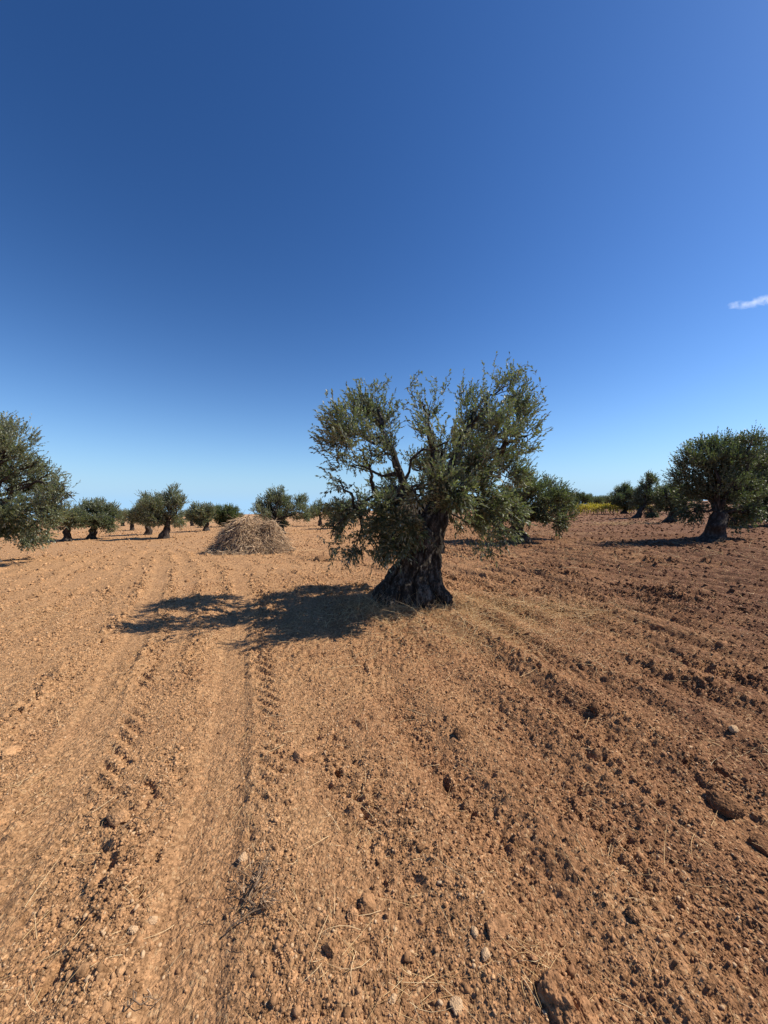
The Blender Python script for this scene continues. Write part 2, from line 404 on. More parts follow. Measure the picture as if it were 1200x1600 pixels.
ROCKS = [
 (872, 1575, 62, .55, .75, 'earth_clod', 'largest tan earth clod, at the bottom edge right of centre'),
 (912, 1578, 44, .5, .6, 'earth_clod', 'long tan clod leaning right of the largest clod at the bottom edge'),
 (185, 1288, 32, .6, .7, 'earth_clod', 'tan clod with a dark shadow left of the smooth tyre track'),
 (775, 1468, 46, .7, .5, 'earth_clod', 'flat pinkish clod lying alone above the lower dry grass tuft'),
 (1135, 1258, 50, .1, .55, 'earth_clod', 'wide dark brown clod in a furrow near the right edge'),
 (1188, 1312, 34, .15, .7, 'earth_clod', 'dark clod casting a black shadow at the right edge'),
 (515, 1500, 32, .5, .8, 'earth_clod', 'squarish tan clod right of the dead olive twig'),
 (574, 1425, 34, .35, .8, 'earth_clod', 'rounded brown clod beside a pale elongated stone'),
 (552, 1440, 24, .9, .7, 'earth_clod', 'pale elongated clod touching a rounded brown clod'),
 (930, 1116, 22, .1, .8, 'earth_clod', 'dark upright clod on the furrow edge right of centre'),
 (720, 1153, 24, .05, .7, 'earth_clod', 'dark red-brown clod on smooth soil below the tree'),
 (1047, 1076, 26, .1, .4, 'earth_clod', 'flat dark clod on the red soil at mid right'),
 (470, 1186, 28, .6, .7, 'earth_clod', 'tan clod at the edge of the lugged tyre marks'),
 (13, 1178, 34, .8, .4, 'earth_clod', 'flat pale clod at the left edge of the field'),
 (504, 877, 26, .02, .45, 'earth_clod', 'blackish lump on the ground between brush pile and main tree'),
 (990, 1438, 22, .5, .9, 'earth_clod', 'small pointed clod on the lower right soil'),
 (380, 1348, 16, .99, .7, 'pale_stone', 'whitish stone in the middle of the smooth tyre track'),
 (237, 1452, 15, .99, .7, 'pale_stone', 'whitish stone left of the tyre track, upper of two'),
 (208, 1472, 13, .98, .7, 'pale_stone', 'small cream stone left of the tyre track, lower of two'),
 (1146, 1150, 16, .99, .8, 'pale_stone', 'pale stone against a dark furrow near the right edge'),
 (758, 1508, 17, .98, .7, 'pale_stone', 'small pale stone just left of the lower right dry grass tuft'),
 (714, 1575, 20, .97, .8, 'pale_stone', 'cream stone at the bottom edge between the two dry grass tufts'),
 (742, 1474, 15, .99, .6, 'pale_stone', 'narrow pale stone beside the flat pinkish clod'),
 (612, 1572, 17, .97, .8, 'pale_stone', 'cream stone at the foot of the bottom dry grass tuft'),
]
for k, (px, py, w, tone, flat, nm, lab) in enumerate(ROCKS):
    p = on_ground(px, py); size = w / FPX * p[1] * 1.1
    p[2] = float(ground(p[0], p[1])) + size * flat * 0.08
    tag(obj(nm, clod_mesh(size, tone, 300 + k, flat, nm), loc=p), lab, 'clod' if nm == 'earth_clod' else 'stone')

# ------------------------------------------------------------------ olive trees
def leaf_shoots(buf, S, D, L, G, per, leaf_len, leaf_w, rg, spread=0.9, twig_r=0.0022):
    n = len(S)
    V, F, nv = strands(S, D, L, np.full(n, twig_r), G, 3, 0.6, rg)
    buf.add(V, F, np.repeat(rg.random(n), nv), 1)
    t = (np.arange(per) + 0.6)[None, :] / per * 0.98 + rg.uniform(-.03, .03, (n, per))
    t = t[..., None]
    P = S[:, None, :] + D[:, None, :] * (L[:, None, None] * t) + G[:, None, :] * (L[:, None, None] * t * t)
    T = unit(D[:, None, :] + 2 * G[:, None, :] * t)
    A = unit(np.cross(T, unit(rg.normal(size=(n, 1, 3))))); B = np.cross(T, A)
    ph = (np.arange(per) * 1.5708 * 1.37)[None, :] + (np.arange(per) % 2)[None, :] * np.pi + rg.normal(0, .5, (n, per))
    Q = A * np.cos(ph)[..., None] + B * np.sin(ph)[..., None]
    sp = rg.uniform(0.55, 1.15, (n, per, 1)) * spread * (1.05 - 0.55 * t)
    d = unit(T + Q * sp); ll = leaf_len * rg.uniform(.65, 1.15, (n, per, 1)); lw = leaf_w * rg.uniform(.7, 1.2, (n, per, 1))
    nrm = unit(np.cross(d, unit(np.cross(T, Q) + rg.normal(0, .35, (n, per, 3)))))
    nrm = unit(T * 0.5 + rg.normal(0, .35, (n, per, 3)) + np.array([0, 0, .8])); side = unit(np.cross(d, nrm)); up = np.cross(side, d)
    base = P; tip = P + d * ll - np.array([0, 0, .12]) * ll
    m = P + d * ll * 0.48
    v = np.stack([base, m + side * lw * .5 + up * lw * .18, tip, m - side * lw * .5 + up * lw * .18], 2).reshape(-1, 3)
    q = np.arange(n * per)[:, None] * 4 + np.array([0, 1, 2, 3])[None]
    tone = np.clip(rg.normal(.45, .2, n * per) + np.repeat(rg.normal(0, .12, n), per), 0, .93); tone[rg.random(n * per) < .012] = 1
    buf.add(v, q, np.repeat(tone, 4), 0)
def wiggle(path, amp, rg, seed):
    n = len(path); t = np.linspace(0, 1, n); w = np.sin(np.pi * t)[:, None] * 0.6 + 0.4 * t[:, None] * (1 - t[:, None])
    off = np.stack([n2(t * 3.1, t * 0 + k * 9.1, seed) for k in range(3)], -1)
    return path + off * w * amp

def olive(base, limbs, lobes, label, rad, leaf=(.052, .014), dens=1.0, seed=1, mat_leaf=None, bark=None, group=None, trunk_mesh=None, per=14, shoot=.34, fork=None, sprays=()):
    """base: 3D foot; limbs: fork points; lobes: (centre, radii(3), density, droop)"""
    rg = np.random.default_rng(seed)
    root = bpy.data.objects.new('olive_tree', None); col.objects.link(root); root.location = base
    tag(root, label, 'tree', group)
    tb = Buf(); cb = Buf()
    fork = np.asarray(fork)
    if trunk_mesh is not None: trunk_mesh(tb)
    else:
        # gnarled trunk: flared foot, leaning to the fork
        n = 26; t = np.linspace(0, 1, n)
        mid = (base + fork) / 2 + np.array([(fork - base)[0] * -.1, 0, 0])
        path = wiggle(bez(base - np.array([0, 0, .12]), mid, fork, n), rad * .6, rg, seed)
        rr = rad * (0.50 + 0.95 * np.exp(-t * 3.4)) * (1 + .1 * np.sin(t * 9 + seed))
        rr[-3:] *= np.array([.95, .85, .6])
        path[:, 2] = np.linspace(base[2] - .12, fork[2] + .05, n); m = 36; th = np.linspace(0, 2 * np.pi, m, endpoint=False)
        off = (path[0] - path[-1]) * .0
        ring = np.stack([np.cos(th), np.sin(th), th * 0], -1)
        P = path[:, None, :] + ring[None] * rr[:, None, None]
        Q = np.stack([ring[None, :, 0] * 1.6 + 0 * rr[:, None], ring[None, :, 1] * 1.6 + 0 * rr[:, None], t[:, None] * 1.3 + 0 * th[None]], -1)
        rel = .16 * n3(Q, seed) + .10 * n3(Q * 2.4, seed + 1) + .05 * n3(Q * 5, seed + 2)
        P = path[:, None, :] + ring[None] * (rr[:, None] * (1 + rel + .10 * np.sin(th * 4 + seed)[None] * np.exp(-t * 4)[:, None]))[..., None]
        i = np.arange(n - 1)[:, None] * m; j = np.arange(m)[None]; j2 = (j + 1) % m
        V = np.vstack([P.reshape(-1, 3), P[-1].mean(0)]); F = np.stack([i + j, i + j2, i + m + j2, i + m + j], -1).reshape(-1, 4); b = (n - 1) * m
        tb.add(V, F); tb.add(V, np.stack([b + j[0], b + j2[0], np.full(m, len(V) - 1)], -1))
    ends = []
    # limbs from the fork to each lobe centre
    for k, (c, rd, dn, droop) in enumerate(lobes):
        c = np.asarray(c, float); rd = np.asarray(rd, float)
        nodes = [fork] + [np.asarray(p_) for l in limbs for p_ in l[2:]]
        src = min(nodes, key=lambda q: np.linalg.norm(q - c) + 1.5 * max(0, q[2] - c[2] + .2) * (1 - droop))
        dist = np.linalg.norm(c - src)
        ctrl = (src + c) / 2 + np.array([0, 0, .18 * dist]) + rg.normal(0, .08 * dist, 3)
        path = wiggle(bez(src, ctrl, c, 9), .22 * dist, rg, seed + k)
        r0 = rad * (.22 if trunk_mesh is None else .14) * min(1.0, (rd.mean() / (rad * 2.2))) ** .5
        V, F, C = tube(path, np.linspace(r0, r0 * .3, 9), 7, .25, seed + k, 6); tb.add(V, F); tb.add(V, C)
        vol = rd.prod() ** (1 / 3)
        nb = max(4, int(9 * (vol / .45) * dens ** .3)) if rad > .01 else 4
        # boughlets inside the lobe
        dirs = unit(rg.normal(size=(nb, 3)) + np.array([0, 0, .25 - droop * .6])); Sts = []
        for q in range(nb):
            e = c + dirs[q] * rd * rg.uniform(.45, .85)
            s0 = path[rg.integers(4, 9)]
            pp = wiggle(bez(s0, (s0 + e) / 2 + np.array([0, 0, .12 * vol]), e, 7), .25 * vol, rg, seed * 3 + q)
            V, F, C = tube(pp, np.linspace(r0 * .34, .004, 7), 5); tb.add(V, F)
            Sts.append(pp[2:])
        Sts = np.concatenate(Sts)
        area = (rd[0] * rd[1] + rd[0] * rd[2] + rd[1] * rd[2]) / 3
        ns = int(1150 * dens * dn * (area + vol ** 3 * 1.2) / (shoot / .34) * 1.0)
        if ns < 6: ns = 6
        # shoot starts: inside the ellipsoid, denser to the rim, thinned by clumpy noise
        d = unit(rg.normal(size=(ns * 2, 3))); u = rg.random((ns * 2, 1)) ** .5
        S = c + d * rd * u * .88
        keep = n3(S * (3.4 / max(.35, shoot) * .34), seed + 50) * 1.7 + rg.normal(0, .10, ns * 2) > .06
        S, d = S[keep][:ns], d[keep][:ns]
        tc = fork + np.array([0, 0, .2])
        D = unit(d * .75 + unit(S - tc) * .55 + np.array([0, 0, .5 - 1.1 * droop]) + rg.normal(0, .42, S.shape))
        L = shoot * rg.uniform(.35, 1.05, len(S)) * (1 - .4 * droop) * np.where(rg.random(len(S)) < .06, 1.35, 1)
        G = np.array([0, 0, 1.]) * (.12 - .4 * droop) + rg.normal(0, .12, S.shape)
        S = S - D * L[:, None] * .35
        leaf_shoots(cb, S, D, L, G, per, leaf[0], leaf[1], rg, .9 + .6 * droop, twig_r=.0018 * max(1, shoot / .34))
    for (c, spread, n_, dv, L_) in sprays:
        S = np.asarray(c) + rg.normal(0, 1, (n_, 3)) * np.asarray(spread)
        D = unit(np.asarray(dv) + rg.normal(0, .45, S.shape)); G = np.array([0, 0, -.1]) + rg.normal(0, .25, S.shape)
        leaf_shoots(cb, S, D, L_ * rg.uniform(.5, 1.1, n_), G, per, leaf[0], leaf[1], rg, 1.5, twig_r=.0018)
    for b_ in (tb, cb):
        for q in range(len(b_.V)): b_.V[q] = b_.V[q] - base
    tr = obj('trunk', tb.mesh('trunk', [bark or M_BARK_FAR], True), root)
    cr = obj('crown', cb.mesh('crown', [mat_leaf or M_LEAF, M_TWIG]), root)
    return root

# --- main tree
YM = 5.55
BASE = np.array([TREE[0], YM, float(ground(TREE[0], YM, False))])
def main_trunk(tb):
    # outline of the trunk: py, left px, right px
    prof = [(958, 580, 699), (940, 578, 700), (925, 585, 697), (910, 596, 693), (895, 607, 691), (880, 619, 689), (865, 626, 688), (850, 632, 688), (835, 640, 688), (820, 648, 687), (805, 657, 685), (792, 664, 682)]
    hs = np.array([at(0, p[0], YM)[2] for p in prof]); lx = np.array([at(p[1], p[0], YM)[0] for p in prof]); rx = np.array([at(p[2], p[0], YM)[0] for p in prof])
    n, m = 170, 300
    z = np.linspace(hs[0] - .05, hs[-1], n); L_ = np.interp(z, hs, lx); R_ = np.interp(z, hs, rx)
    k = np.ones(9) / 9; pad = lambda a: np.convolve(np.pad(a, 4, 'edge'), k, 'valid'); L_, R_ = pad(L_), pad(R_)
    cx, r = (L_ + R_) / 2, (R_ - L_) / 2
    th = np.linspace(0, 2 * np.pi, m, endpoint=False)
    tt = np.linspace(0, 1, n)[:, None]
    cth, sth = np.cos(th)[None], np.sin(th)[None]
    # twisted fluting: the angle of ridges turns with height
    tw = th[None] + 0.9 * tt
    ridge = lambda f, s: 1 - 2 * np.abs(n3(np.stack([np.cos(tw) * f, np.sin(tw) * f, tt * 2.2 + 0 * tw], -1), s))
    rel = 0.11 * ridge(1.5, 61) + 0.085 * ridge(3.2, 62) + 0.045 * ridge(7.0, 63)
    P0 = np.stack([cth * r[:, None], sth * r[:, None] * .85, z[:, None] + 0 * cth], -1)
    lump = 0.11 * n3(P0 * 3.6, 64) + 0.075 * (.5 - np.abs(n3(P0 * 7, 65))) + .04 * (.5 - np.abs(n3(P0 * 15, 66)))
    foot = np.exp(-tt * 5) * (0.10 * np.sin(th * 5 + 1.1) + .07 * np.sin(th * 9 + .4))
    grv = 0
    for ga, gw, gd in ((-1.9, .10, .16), (-1.35, .07, .12), (-.75, .09, .15), (-2.5, .10, .12), (.4, .1, .1), (2.2, .1, .1)):
        dth = (th[None] - ga + .35 * tt + .25 * n2(tt * 3, tt * 0 + ga, 44) + np.pi) % (2 * np.pi) - np.pi
        grv = grv + gd * np.exp(-(dth / gw) ** 2) * (.5 + .8 * np.clip(n2(tt * 2.5, tt * 0 + ga * 3, 45) + .5, 0, 1))
    bth = (th[None] + .5 + np.pi) % (2 * np.pi) - np.pi; burl = .11 * np.exp(-(bth / .35) ** 2 - ((tt - .2) / .10) ** 2) + .08 * np.exp(-((bth + .7) / .25) ** 2 - ((tt - .05) / .07) ** 2)
    rr = r[:, None] * (.93 - .11 + rel + foot - grv) + burl + lump * (.6 + .6 * np.exp(-tt * 3)) * .8 * (1 - .6 * sstep(.8, 1, tt))
    P = np.stack([cx[:, None] + cth * rr, YM + sth * rr * .85, z[:, None] + .02 * n3(P0 * 5, 68)], -1)
    i = np.arange(n - 1)[:, None] * m; j = np.arange(m)[None]; j2 = (j + 1) % m
    F = np.stack([i + j, i + j2, i + m + j2, i + m + j], -1).reshape(-1, 4)
    V = P.reshape(-1, 3); b = (n - 1) * m
    V = np.vstack([V, P[-1].mean(0) + np.array([0, 0, .05])])
    tb.add(V, F); tb.add(V, np.stack([b + j[0], b + j2[0], np.full(m, len(V) - 1)], -1))
def PX(px, py, dy=0.0): return at(px, py, YM + dy)
limb_r = [(PX(668, 862), .22), (PX(674, 822, .0), .17), (PX(686, 778, .05), .15), (PX(700, 735, .05), .095), (PX(716, 700, .0), .075), (PX(735, 665, .1), .055)]
limb_l = [(PX(655, 860), .20), (PX(648, 820, -.03), .13), (PX(636, 780, -.1), .085), (PX(628, 745, -.12), .07), (PX(614, 705, -.1), .055), (PX(596, 665, 0), .035)]
limb_b = [(PX(660, 840, .1), .22), (PX(668, 800, .3), .11), (PX(682, 760, .5), .08), (PX(690, 720, .7), .05)]
limb_f = [(PX(660, 845, -.1), .2), (PX(650, 812, -.3), .09), (PX(620, 785, -.45), .055), (PX(585, 770, -.4), .035), (PX(556, 795, -.35), .015)]
limb_e = [(PX(672, 840), .2), (PX(690, 800, 0), .08), (PX(715, 770, -.1), .06), (PX(750, 745, -.1), .045), (PX(785, 705, 0), .03)]
limb_c = [(PX(668, 840), .2), (PX(676, 800, 0), .09), (PX(678, 755, .1), .06), (PX(674, 700, .1), .04), (PX(668, 655, .1), .02)]
LIMBS = [limb_r, limb_l, limb_b, limb_f, limb_e, limb_c]
def main_all(tb):
    main_trunk(tb)
    for k, lm in enumerate(LIMBS):
        pts = np.array([p for p, _ in lm]); rs = np.array([r * (1 if q < 2 else .72) for q, (_, r) in enumerate(lm)]); n = 24
        t = np.linspace(0, len(pts) - 1, n)
        # smooth through the points
        sm = np.stack([np.interp(t, np.arange(len(pts)), pts[:, a]) for a in range(3)], -1)
        for _ in range(3): sm[1:-1] = (sm[:-2] + 2 * sm[1:-1] + sm[2:]) / 4
        rr = np.interp(t, np.arange(len(pts)), rs)
        sm = sm + np.stack([n2(t * .8, t * 0 + k * 5 + a, 70) for a in range(3)], -1) * .05
        V, F, C = tube(sm, rr, 20, .26, 80 + k, 7); tb.add(V, F); tb.add(V, C)
u_ = YM / FPX
def LB(px, py, rx, rz, dy=0., dens=1., droop=0., ry=None):
    dy = dy + (.32 if dy > 0 else -.32) * (py < 800)
    Yq = YM + dy
    return (at(px, py, Yq), (rx * Yq / FPX, (ry or (rx + rz) / 2) * Yq / FPX, rz * Yq / FPX), dens, droop)
main_lobes = [
 LB(577, 640, 42, 34, .1, 1.0), LB(540, 668, 42, 36, -.2, .95), LB(596, 668, 28, 30, .4, .7), LB(520, 690, 30, 34, .2, .75), LB(560, 700, 45, 34, -.5, .7),
 LB(600, 705, 30, 28, -.1, .6), LB(545, 728, 40, 22, .1, .35), LB(530, 752, 28, 20, -.2, .35, .3), 
 LB(532, 805, 32, 30, -.3, .75, .5), LB(519, 832, 16, 22, -.3, .6, .9), LB(560, 790, 32, 26, .2, .8, .3),
 LB(600, 800, 42, 40, -.55, 1.1, .3), LB(625, 790, 44, 34, .1, 1.0, .2), LB(590, 835, 34, 24, -.2, .9, .7), LB(640, 830, 32, 24, -.55, .8, .5), LB(612, 762, 36, 24, .55, .9),
 LB(612, 850, 34, 26, -.55, 1.0, .4), LB(575, 835, 30, 26, -.4, .8, .5), LB(630, 815, 30, 30, -.75, 1.0, .2), LB(712, 765, 34, 30, -.7, 1.1, .1), LB(690, 745, 30, 26, -.75, .9), LB(660, 775, 26, 26, -.7, .9, .1),
 LB(670, 642, 20, 26, .1, .6), LB(660, 628, 14, 16, -.1, .5), LB(590, 868, 26, 14, -.3, .7, .7), LB(556, 862, 18, 14, -.2, .5, .7), LB(632, 862, 22, 12, -.6, .6, .5), LB(672, 668, 28, 28, -.1, .75), LB(690, 700, 30, 30, .3, .9), LB(640, 722, 16, 18, .4, .4),
 LB(792, 604, 22, 26, .1, .75), LB(768, 638, 24, 26, -.1, .75), LB(728, 628, 22, 26, .3, .6), LB(735, 668, 38, 32, .1, 1.0), LB(812, 640, 32, 36, .1, 1.0),
 LB(824, 680, 28, 36, 0, 1.0), LB(778, 665, 36, 34, -.4, 1.0), LB(785, 705, 44, 34, .3, 1.1), LB(735, 715, 40, 36, -.35, 1.2), LB(700, 740, 34, 30, .1, 1.1),
 LB(760, 745, 42, 34, -.1, 1.1), LB(800, 742, 30, 26, .2, .9, .1), LB(720, 775, 40, 30, -.5, 1.0, .2), LB(765, 790, 42, 32, 0, 1.0, .3), LB(800, 800, 22, 26, -.1, .8, .5),
 LB(745, 822, 34, 18, .1, .8, .6), LB(785, 832, 28, 16, -.2, .7, .8), LB(700, 800, 26, 20, .5, .9, .4),
 LB(680, 730, 40, 34, .95, 1.0), LB(740, 700, 40, 34, .9, .9), LB(650, 770, 34, 26, -.9, .8, .2), LB(700, 690, 34, 30, -.85, .7)]
sprays = [(PX(x_, y_, d_), (.13, .13, .05), 9, (l_, 0, 1.2), .26) for x_, y_, d_, l_ in ((545, 632, 0, -.3), (585, 612, .2, 0), (615, 640, .1, .2), (662, 606, 0, -.1), (680, 618, .2, .1), (742, 630, .1, 0), (775, 606, -.1, -.1), (806, 596, .1, .25), (822, 640, 0, .4))] + [(PX(540, 855, -.3), (.15, .14, .09), 30, (0, 0, -.7), .2), (PX(750, 852, -.1), (.12, .12, .05), 18, (.1, 0, -.7), .18),
          (PX(790, 608, .1), (.14, .15, .06), 12, (.1, 0, 1), .26), (PX(725, 635, .2), (.06, .1, .05), 5, (0, 0, 1), .4), (PX(575, 620, .1), (.2, .15, .05), 12, (0, 0, 1), .25)]
olive(BASE, [[p for p, _ in lm] for lm in LIMBS], main_lobes, 'large gnarled olive tree with thick flared trunk in the middle of the field', .30, leaf=(.060, .022), dens=.84, seed=3,
      bark=M_BARK, trunk_mesh=main_all, fork=PX(668, 800), per=15, shoot=.30, sprays=sprays)
print('main tree', round(time.time() - T0, 1))

# --- the other trees: foot px, foot py, fork px/py, trunk radius, lobes (px,py,rx,ry[,dens,droop]), leaf scale
def far_olive(fx, fy, kx, ky, rad_px, lobes, label, seed, leafk=1.0, dens=1.0, Yd=None, m=None, group='olive trees of the grove'):
    g = np.random.default_rng(seed)
    if Yd is None: base = on_ground(fx, fy)
    else:
        p = at(fx, fy, Yd); base = np.array([p[0], Yd, float(ground(p[0], Yd, False))])
    Yt = base[1]; s = Yt / FPX
    fork = at(kx, ky, Yt)
    xs = [l[0] for l in lobes]; half = (max(xs) - min(xs) + 2 * lobes[0][2]) / 2 * s
    out = []
    for q, l in enumerate(lobes):
        px, py, rx, ry = l[:4]; dn = l[4] if len(l) > 4 else 1.; dr = l[5] if len(l) > 5 else 0.
        dy = g.uniform(-.45, .45) * half
        c = at(px, py, Yt + dy)
        k = (Yt + dy) / FPX
        out.append((c, (rx * k, (rx + ry) / 2 * k * 1.15, ry * k), dn, dr))
    lf = .05 * leafk
    return olive(base, [[fork]], out, label, rad_px * s, leaf=(lf, lf * .5), dens=dens, seed=seed, mat_leaf=m or (M_LEAF_D if fx > 700 else M_LEAF), fork=fork, per=9, shoot=.30 * leafk ** .7, group=group)

G = 'olive trees of the grove'
far_olive(-35, 862, -28, 800, 22, [(-20, 700, 46, 44), (18, 690, 34, 38), (-5, 668, 26, 26, .8), (20, 740, 44, 38), (62, 760, 34, 34, .8), (95, 768, 22, 24, .6), (72, 800, 34, 30, .9, .2), (30, 800, 44, 34, 1, .2), (45, 838, 30, 20, .9, .5), (5, 825, 34, 26, 1, .4), (-60, 740, 50, 50), (-50, 800, 50, 36, 1, .3), (-90, 700, 46, 50), (45, 728, 22, 20, .5), (84, 738, 16, 12, .35), (112, 775, 13, 16, .4), (70, 728, 12, 10, .3), (60, 825, 20, 20, .6, .5)],
          'big olive tree cut off by the left edge, its branches sweeping almost to the ground', 31, 1.5, .62, Yd=11.5)
far_olive(103, 846, 106, 826, 8, [(108, 805, 20, 20), (96, 812, 20, 18), (122, 812, 16, 16)], 'dark-trunked olive tree half hidden behind the big one at the left edge', 32, 2.2, .5)
far_olive(143, 843, 147, 822, 8, [(135, 800, 16, 17), (158, 796, 20, 15), (176, 803, 14, 16), (150, 815, 22, 14), (172, 818, 16, 14, .9, .3), (128, 812, 12, 14), (146, 788, 16, 8, .5)], 'rounded olive tree with a short trunk, second clear tree from the left edge', 33, 2.3, .5)
far_olive(206, 829, 206, 815, 4, [(206, 806, 9, 13), (213, 815, 8, 9)], 'small distant olive tree, leftmost of the pair left of the two-pronged tree', 34, 3.0, .4)
far_olive(230, 836, 232, 815, 6, [(225, 795, 16, 16), (218, 810, 14, 14), (238, 800, 16, 20)], 'olive tree standing just behind and left of the two-pronged tree', 35, 2.3, .5)
far_olive(256, 842, 262, 815, 8, [(240, 790, 20, 18), (228, 800, 16, 16), (262, 788, 18, 20), (278, 785, 13, 14), (272, 769, 9, 12, .8), (226, 777, 9, 8, .7), (262, 808, 22, 14), (280, 810, 11, 16, .9, .3), (240, 812, 20, 12), (286, 782, 8, 10, .7)], 'two-pronged olive tree with a leaning trunk left of the brush pile', 36, 2.0, .55)
far_olive(192, 822, 192, 812, 3, [(190, 806, 8, 8), (197, 808, 7, 7)], 'tiny far olive tree in the gap between the rounded and two-pronged trees', 46, 3.5, .4)
far_olive(300, 822, 300, 812, 3, [(296, 806, 9, 9), (304, 808, 8, 8)], 'tiny far olive tree behind the right side of the two-pronged tree', 47, 3.5, .4)
far_olive(322, 830, 324, 815, 5, [(312, 798, 15, 13), (305, 805, 12, 12), (322, 802, 13, 17), (312, 814, 12, 9, .9, .3)], 'dark olive tree with forked trunk, left one of the pair before the brush pile', 37, 2.7, .5)
far_olive(351, 823, 351, 812, 4, [(350, 804, 18, 15), (362, 803, 12, 14), (340, 803, 12, 14), (350, 814, 14, 8)], 'round greener olive tree, right one of the pair left of the brush pile', 38, 2.8, .5, m=M_LEAF_G)
far_olive(377, 812, 377, 808, 1.5, [(376, 806, 5, 4.5)], 'tiny far bush on the skyline just left of the brush pile', 39, 4, .4)
far_olive(443, 834, 432, 815, 7, [(415, 790, 18, 16), (432, 778, 17, 15), (445, 790, 15, 18), (405, 800, 12, 12), (430, 806, 22, 14), (470, 785, 11, 16), (462, 800, 16, 13), (476, 802, 9, 14, .8, .3), (438, 818, 16, 10, .9, .4), (440, 768, 8, 6, .6)], 'twin-headed olive tree right behind the brush pile', 40, 2.2, .55)
far_olive(500, 822, 500, 808, 4, [(498, 795, 13, 13), (508, 800, 12, 12), (490, 802, 8, 10)], 'far olive tree seen past the left fringe of the main tree', 41, 2.8, .45)
far_olive(535, 826, 535, 810, 5, [(525, 795, 15, 15), (545, 796, 16, 16), (534, 806, 20, 11)], 'far olive tree mostly hidden behind the left branches of the main tree', 42, 2.7, .45)
far_olive(483, 815, 483, 809, 2, [(483, 806, 7, 7)], 'tiny far tree between the twin-headed tree and the main tree', 43, 3.6, .4)
far_olive(814, 848, 806, 812, 14, [(830, 770, 34, 28), (862, 778, 32, 26), (800, 785, 34, 30), (880, 795, 20, 24), (850, 803, 34, 20, 1, .2), (875, 818, 14, 18, .8, .6), (836, 812, 16, 12, .7, .3), (780, 810, 30, 24), (795, 838, 24, 10, .9, .6), (832, 752, 18, 12, .7), (858, 757, 16, 10, .7), (888, 780, 14, 14, .7), (752, 800, 26, 24)],
          'broad low olive tree right behind the main tree, its skirts hanging near the soil', 44, 1.9, .62)
far_olive(1112, 847, 1124, 800, 19, [(1125, 720, 46, 36), (1085, 722, 30, 30), (1070, 745, 22, 28), (1165, 715, 36, 36), (1130, 765, 48, 34), (1090, 775, 34, 28), (1165, 765, 40, 34), (1130, 695, 30, 18, .8), (1175, 690, 20, 16, .7), (1100, 698, 24, 14, .6), (1080, 800, 26, 16, .9, .4), (1150, 808, 28, 16, .9, .5), (1062, 722, 10, 10, .5), (1170, 800, 20, 20, .9, .4), (1200, 730, 26, 40), (1150, 820, 12, 10, .6, .8)],
          'large dark olive tree with flaring black trunk at the right edge', 45, 1.7, .65)
far_olive(1225, 822, 1225, 800, 12, [(1190, 770, 30, 40), (1215, 745, 34, 40), (1235, 780, 36, 40), (1190, 800, 22, 18, .9, .3)], 'sunlit greener olive tree cut by the right edge behind the large dark one', 48, 2.0, .55, m=M_LEAF_G)
far_olive(1047, 818, 1052, 800, 10, [(1040, 778, 16, 18), (1055, 770, 18, 20), (1062, 790, 18, 16), (1040, 795, 14, 12)], 'olive tree with cone-shaped trunk left of the large dark tree', 49, 2.3, .5)
far_olive(992, 810, 1006, 792, 6, [(1014, 755, 13, 14), (1010, 775, 20, 18), (1026, 785, 15, 16), (998, 785, 14, 14), (1018, 800, 14, 10, .9, .4), (1034, 770, 8, 14, .6), (1016, 744, 8, 6, .6)], 'upright olive tree leaning right from a low slanting trunk beside the vineyard', 50, 2.4, .5)
far_olive(975, 803, 978, 790, 5, [(972, 770, 15, 12), (985, 776, 14, 14), (965, 782, 13, 10), (982, 788, 14, 10), (978, 760, 9, 7, .6)], 'olive tree at the right end of the yellow vines', 51, 2.8, .5)
far_olive(908, 800, 908, 790, 3, [(905, 778, 13, 9), (915, 782, 10, 8), (895, 782, 12, 12)], 'dark olive tree at the left end of the yellow vines', 52, 3.2, .45)
# distant line of trees behind the vines
for k, (px, top, Yd) in enumerate([(882, 772, 75), (928, 777, 80), (941, 779, 95), (953, 778, 85), (964, 775, 75), (1035, 774, 80), (1080, 772, 85), (1150, 770, 80), (1185, 771, 78), (1215, 768, 72), (720, 782, 80), (690, 786, 95), (760, 780, 85), (650, 788, 90), (600, 791, 85), (565, 792, 80)]):
    pb = at(px, 795, Yd); gz = float(terrain(pb[0], Yd)); by = 800 - (0)  # foot hidden behind nearer things
    H = 3.4 + .3 * math.sin(k * 2.1); b = np.array([pb[0], Yd, gz]); g = np.random.default_rng(900 + k)
    lobes = [(b + np.array([g.uniform(-1.1, 1.1), g.uniform(-.9, .9), H * g.uniform(.5, .78)]), (1.15, 1.15, .95), 1., 0.) for _ in range(5)]
    olive(b, [[b + np.array([0, 0, 1.1])]], lobes, 'distant dark olive tree in the low line along the horizon on the right' if px > 800 else 'distant olive tree on the horizon screened by the main tree', .3, leaf=(.17, .06), dens=.28, seed=900 + k, fork=b + np.array([.1, 0, 1.2]), per=8, shoot=.55,
          group='distant olive trees on the right horizon' if px > 800 else 'distant olive trees behind the main tree')
print('trees', round(time.time() - T0, 1))

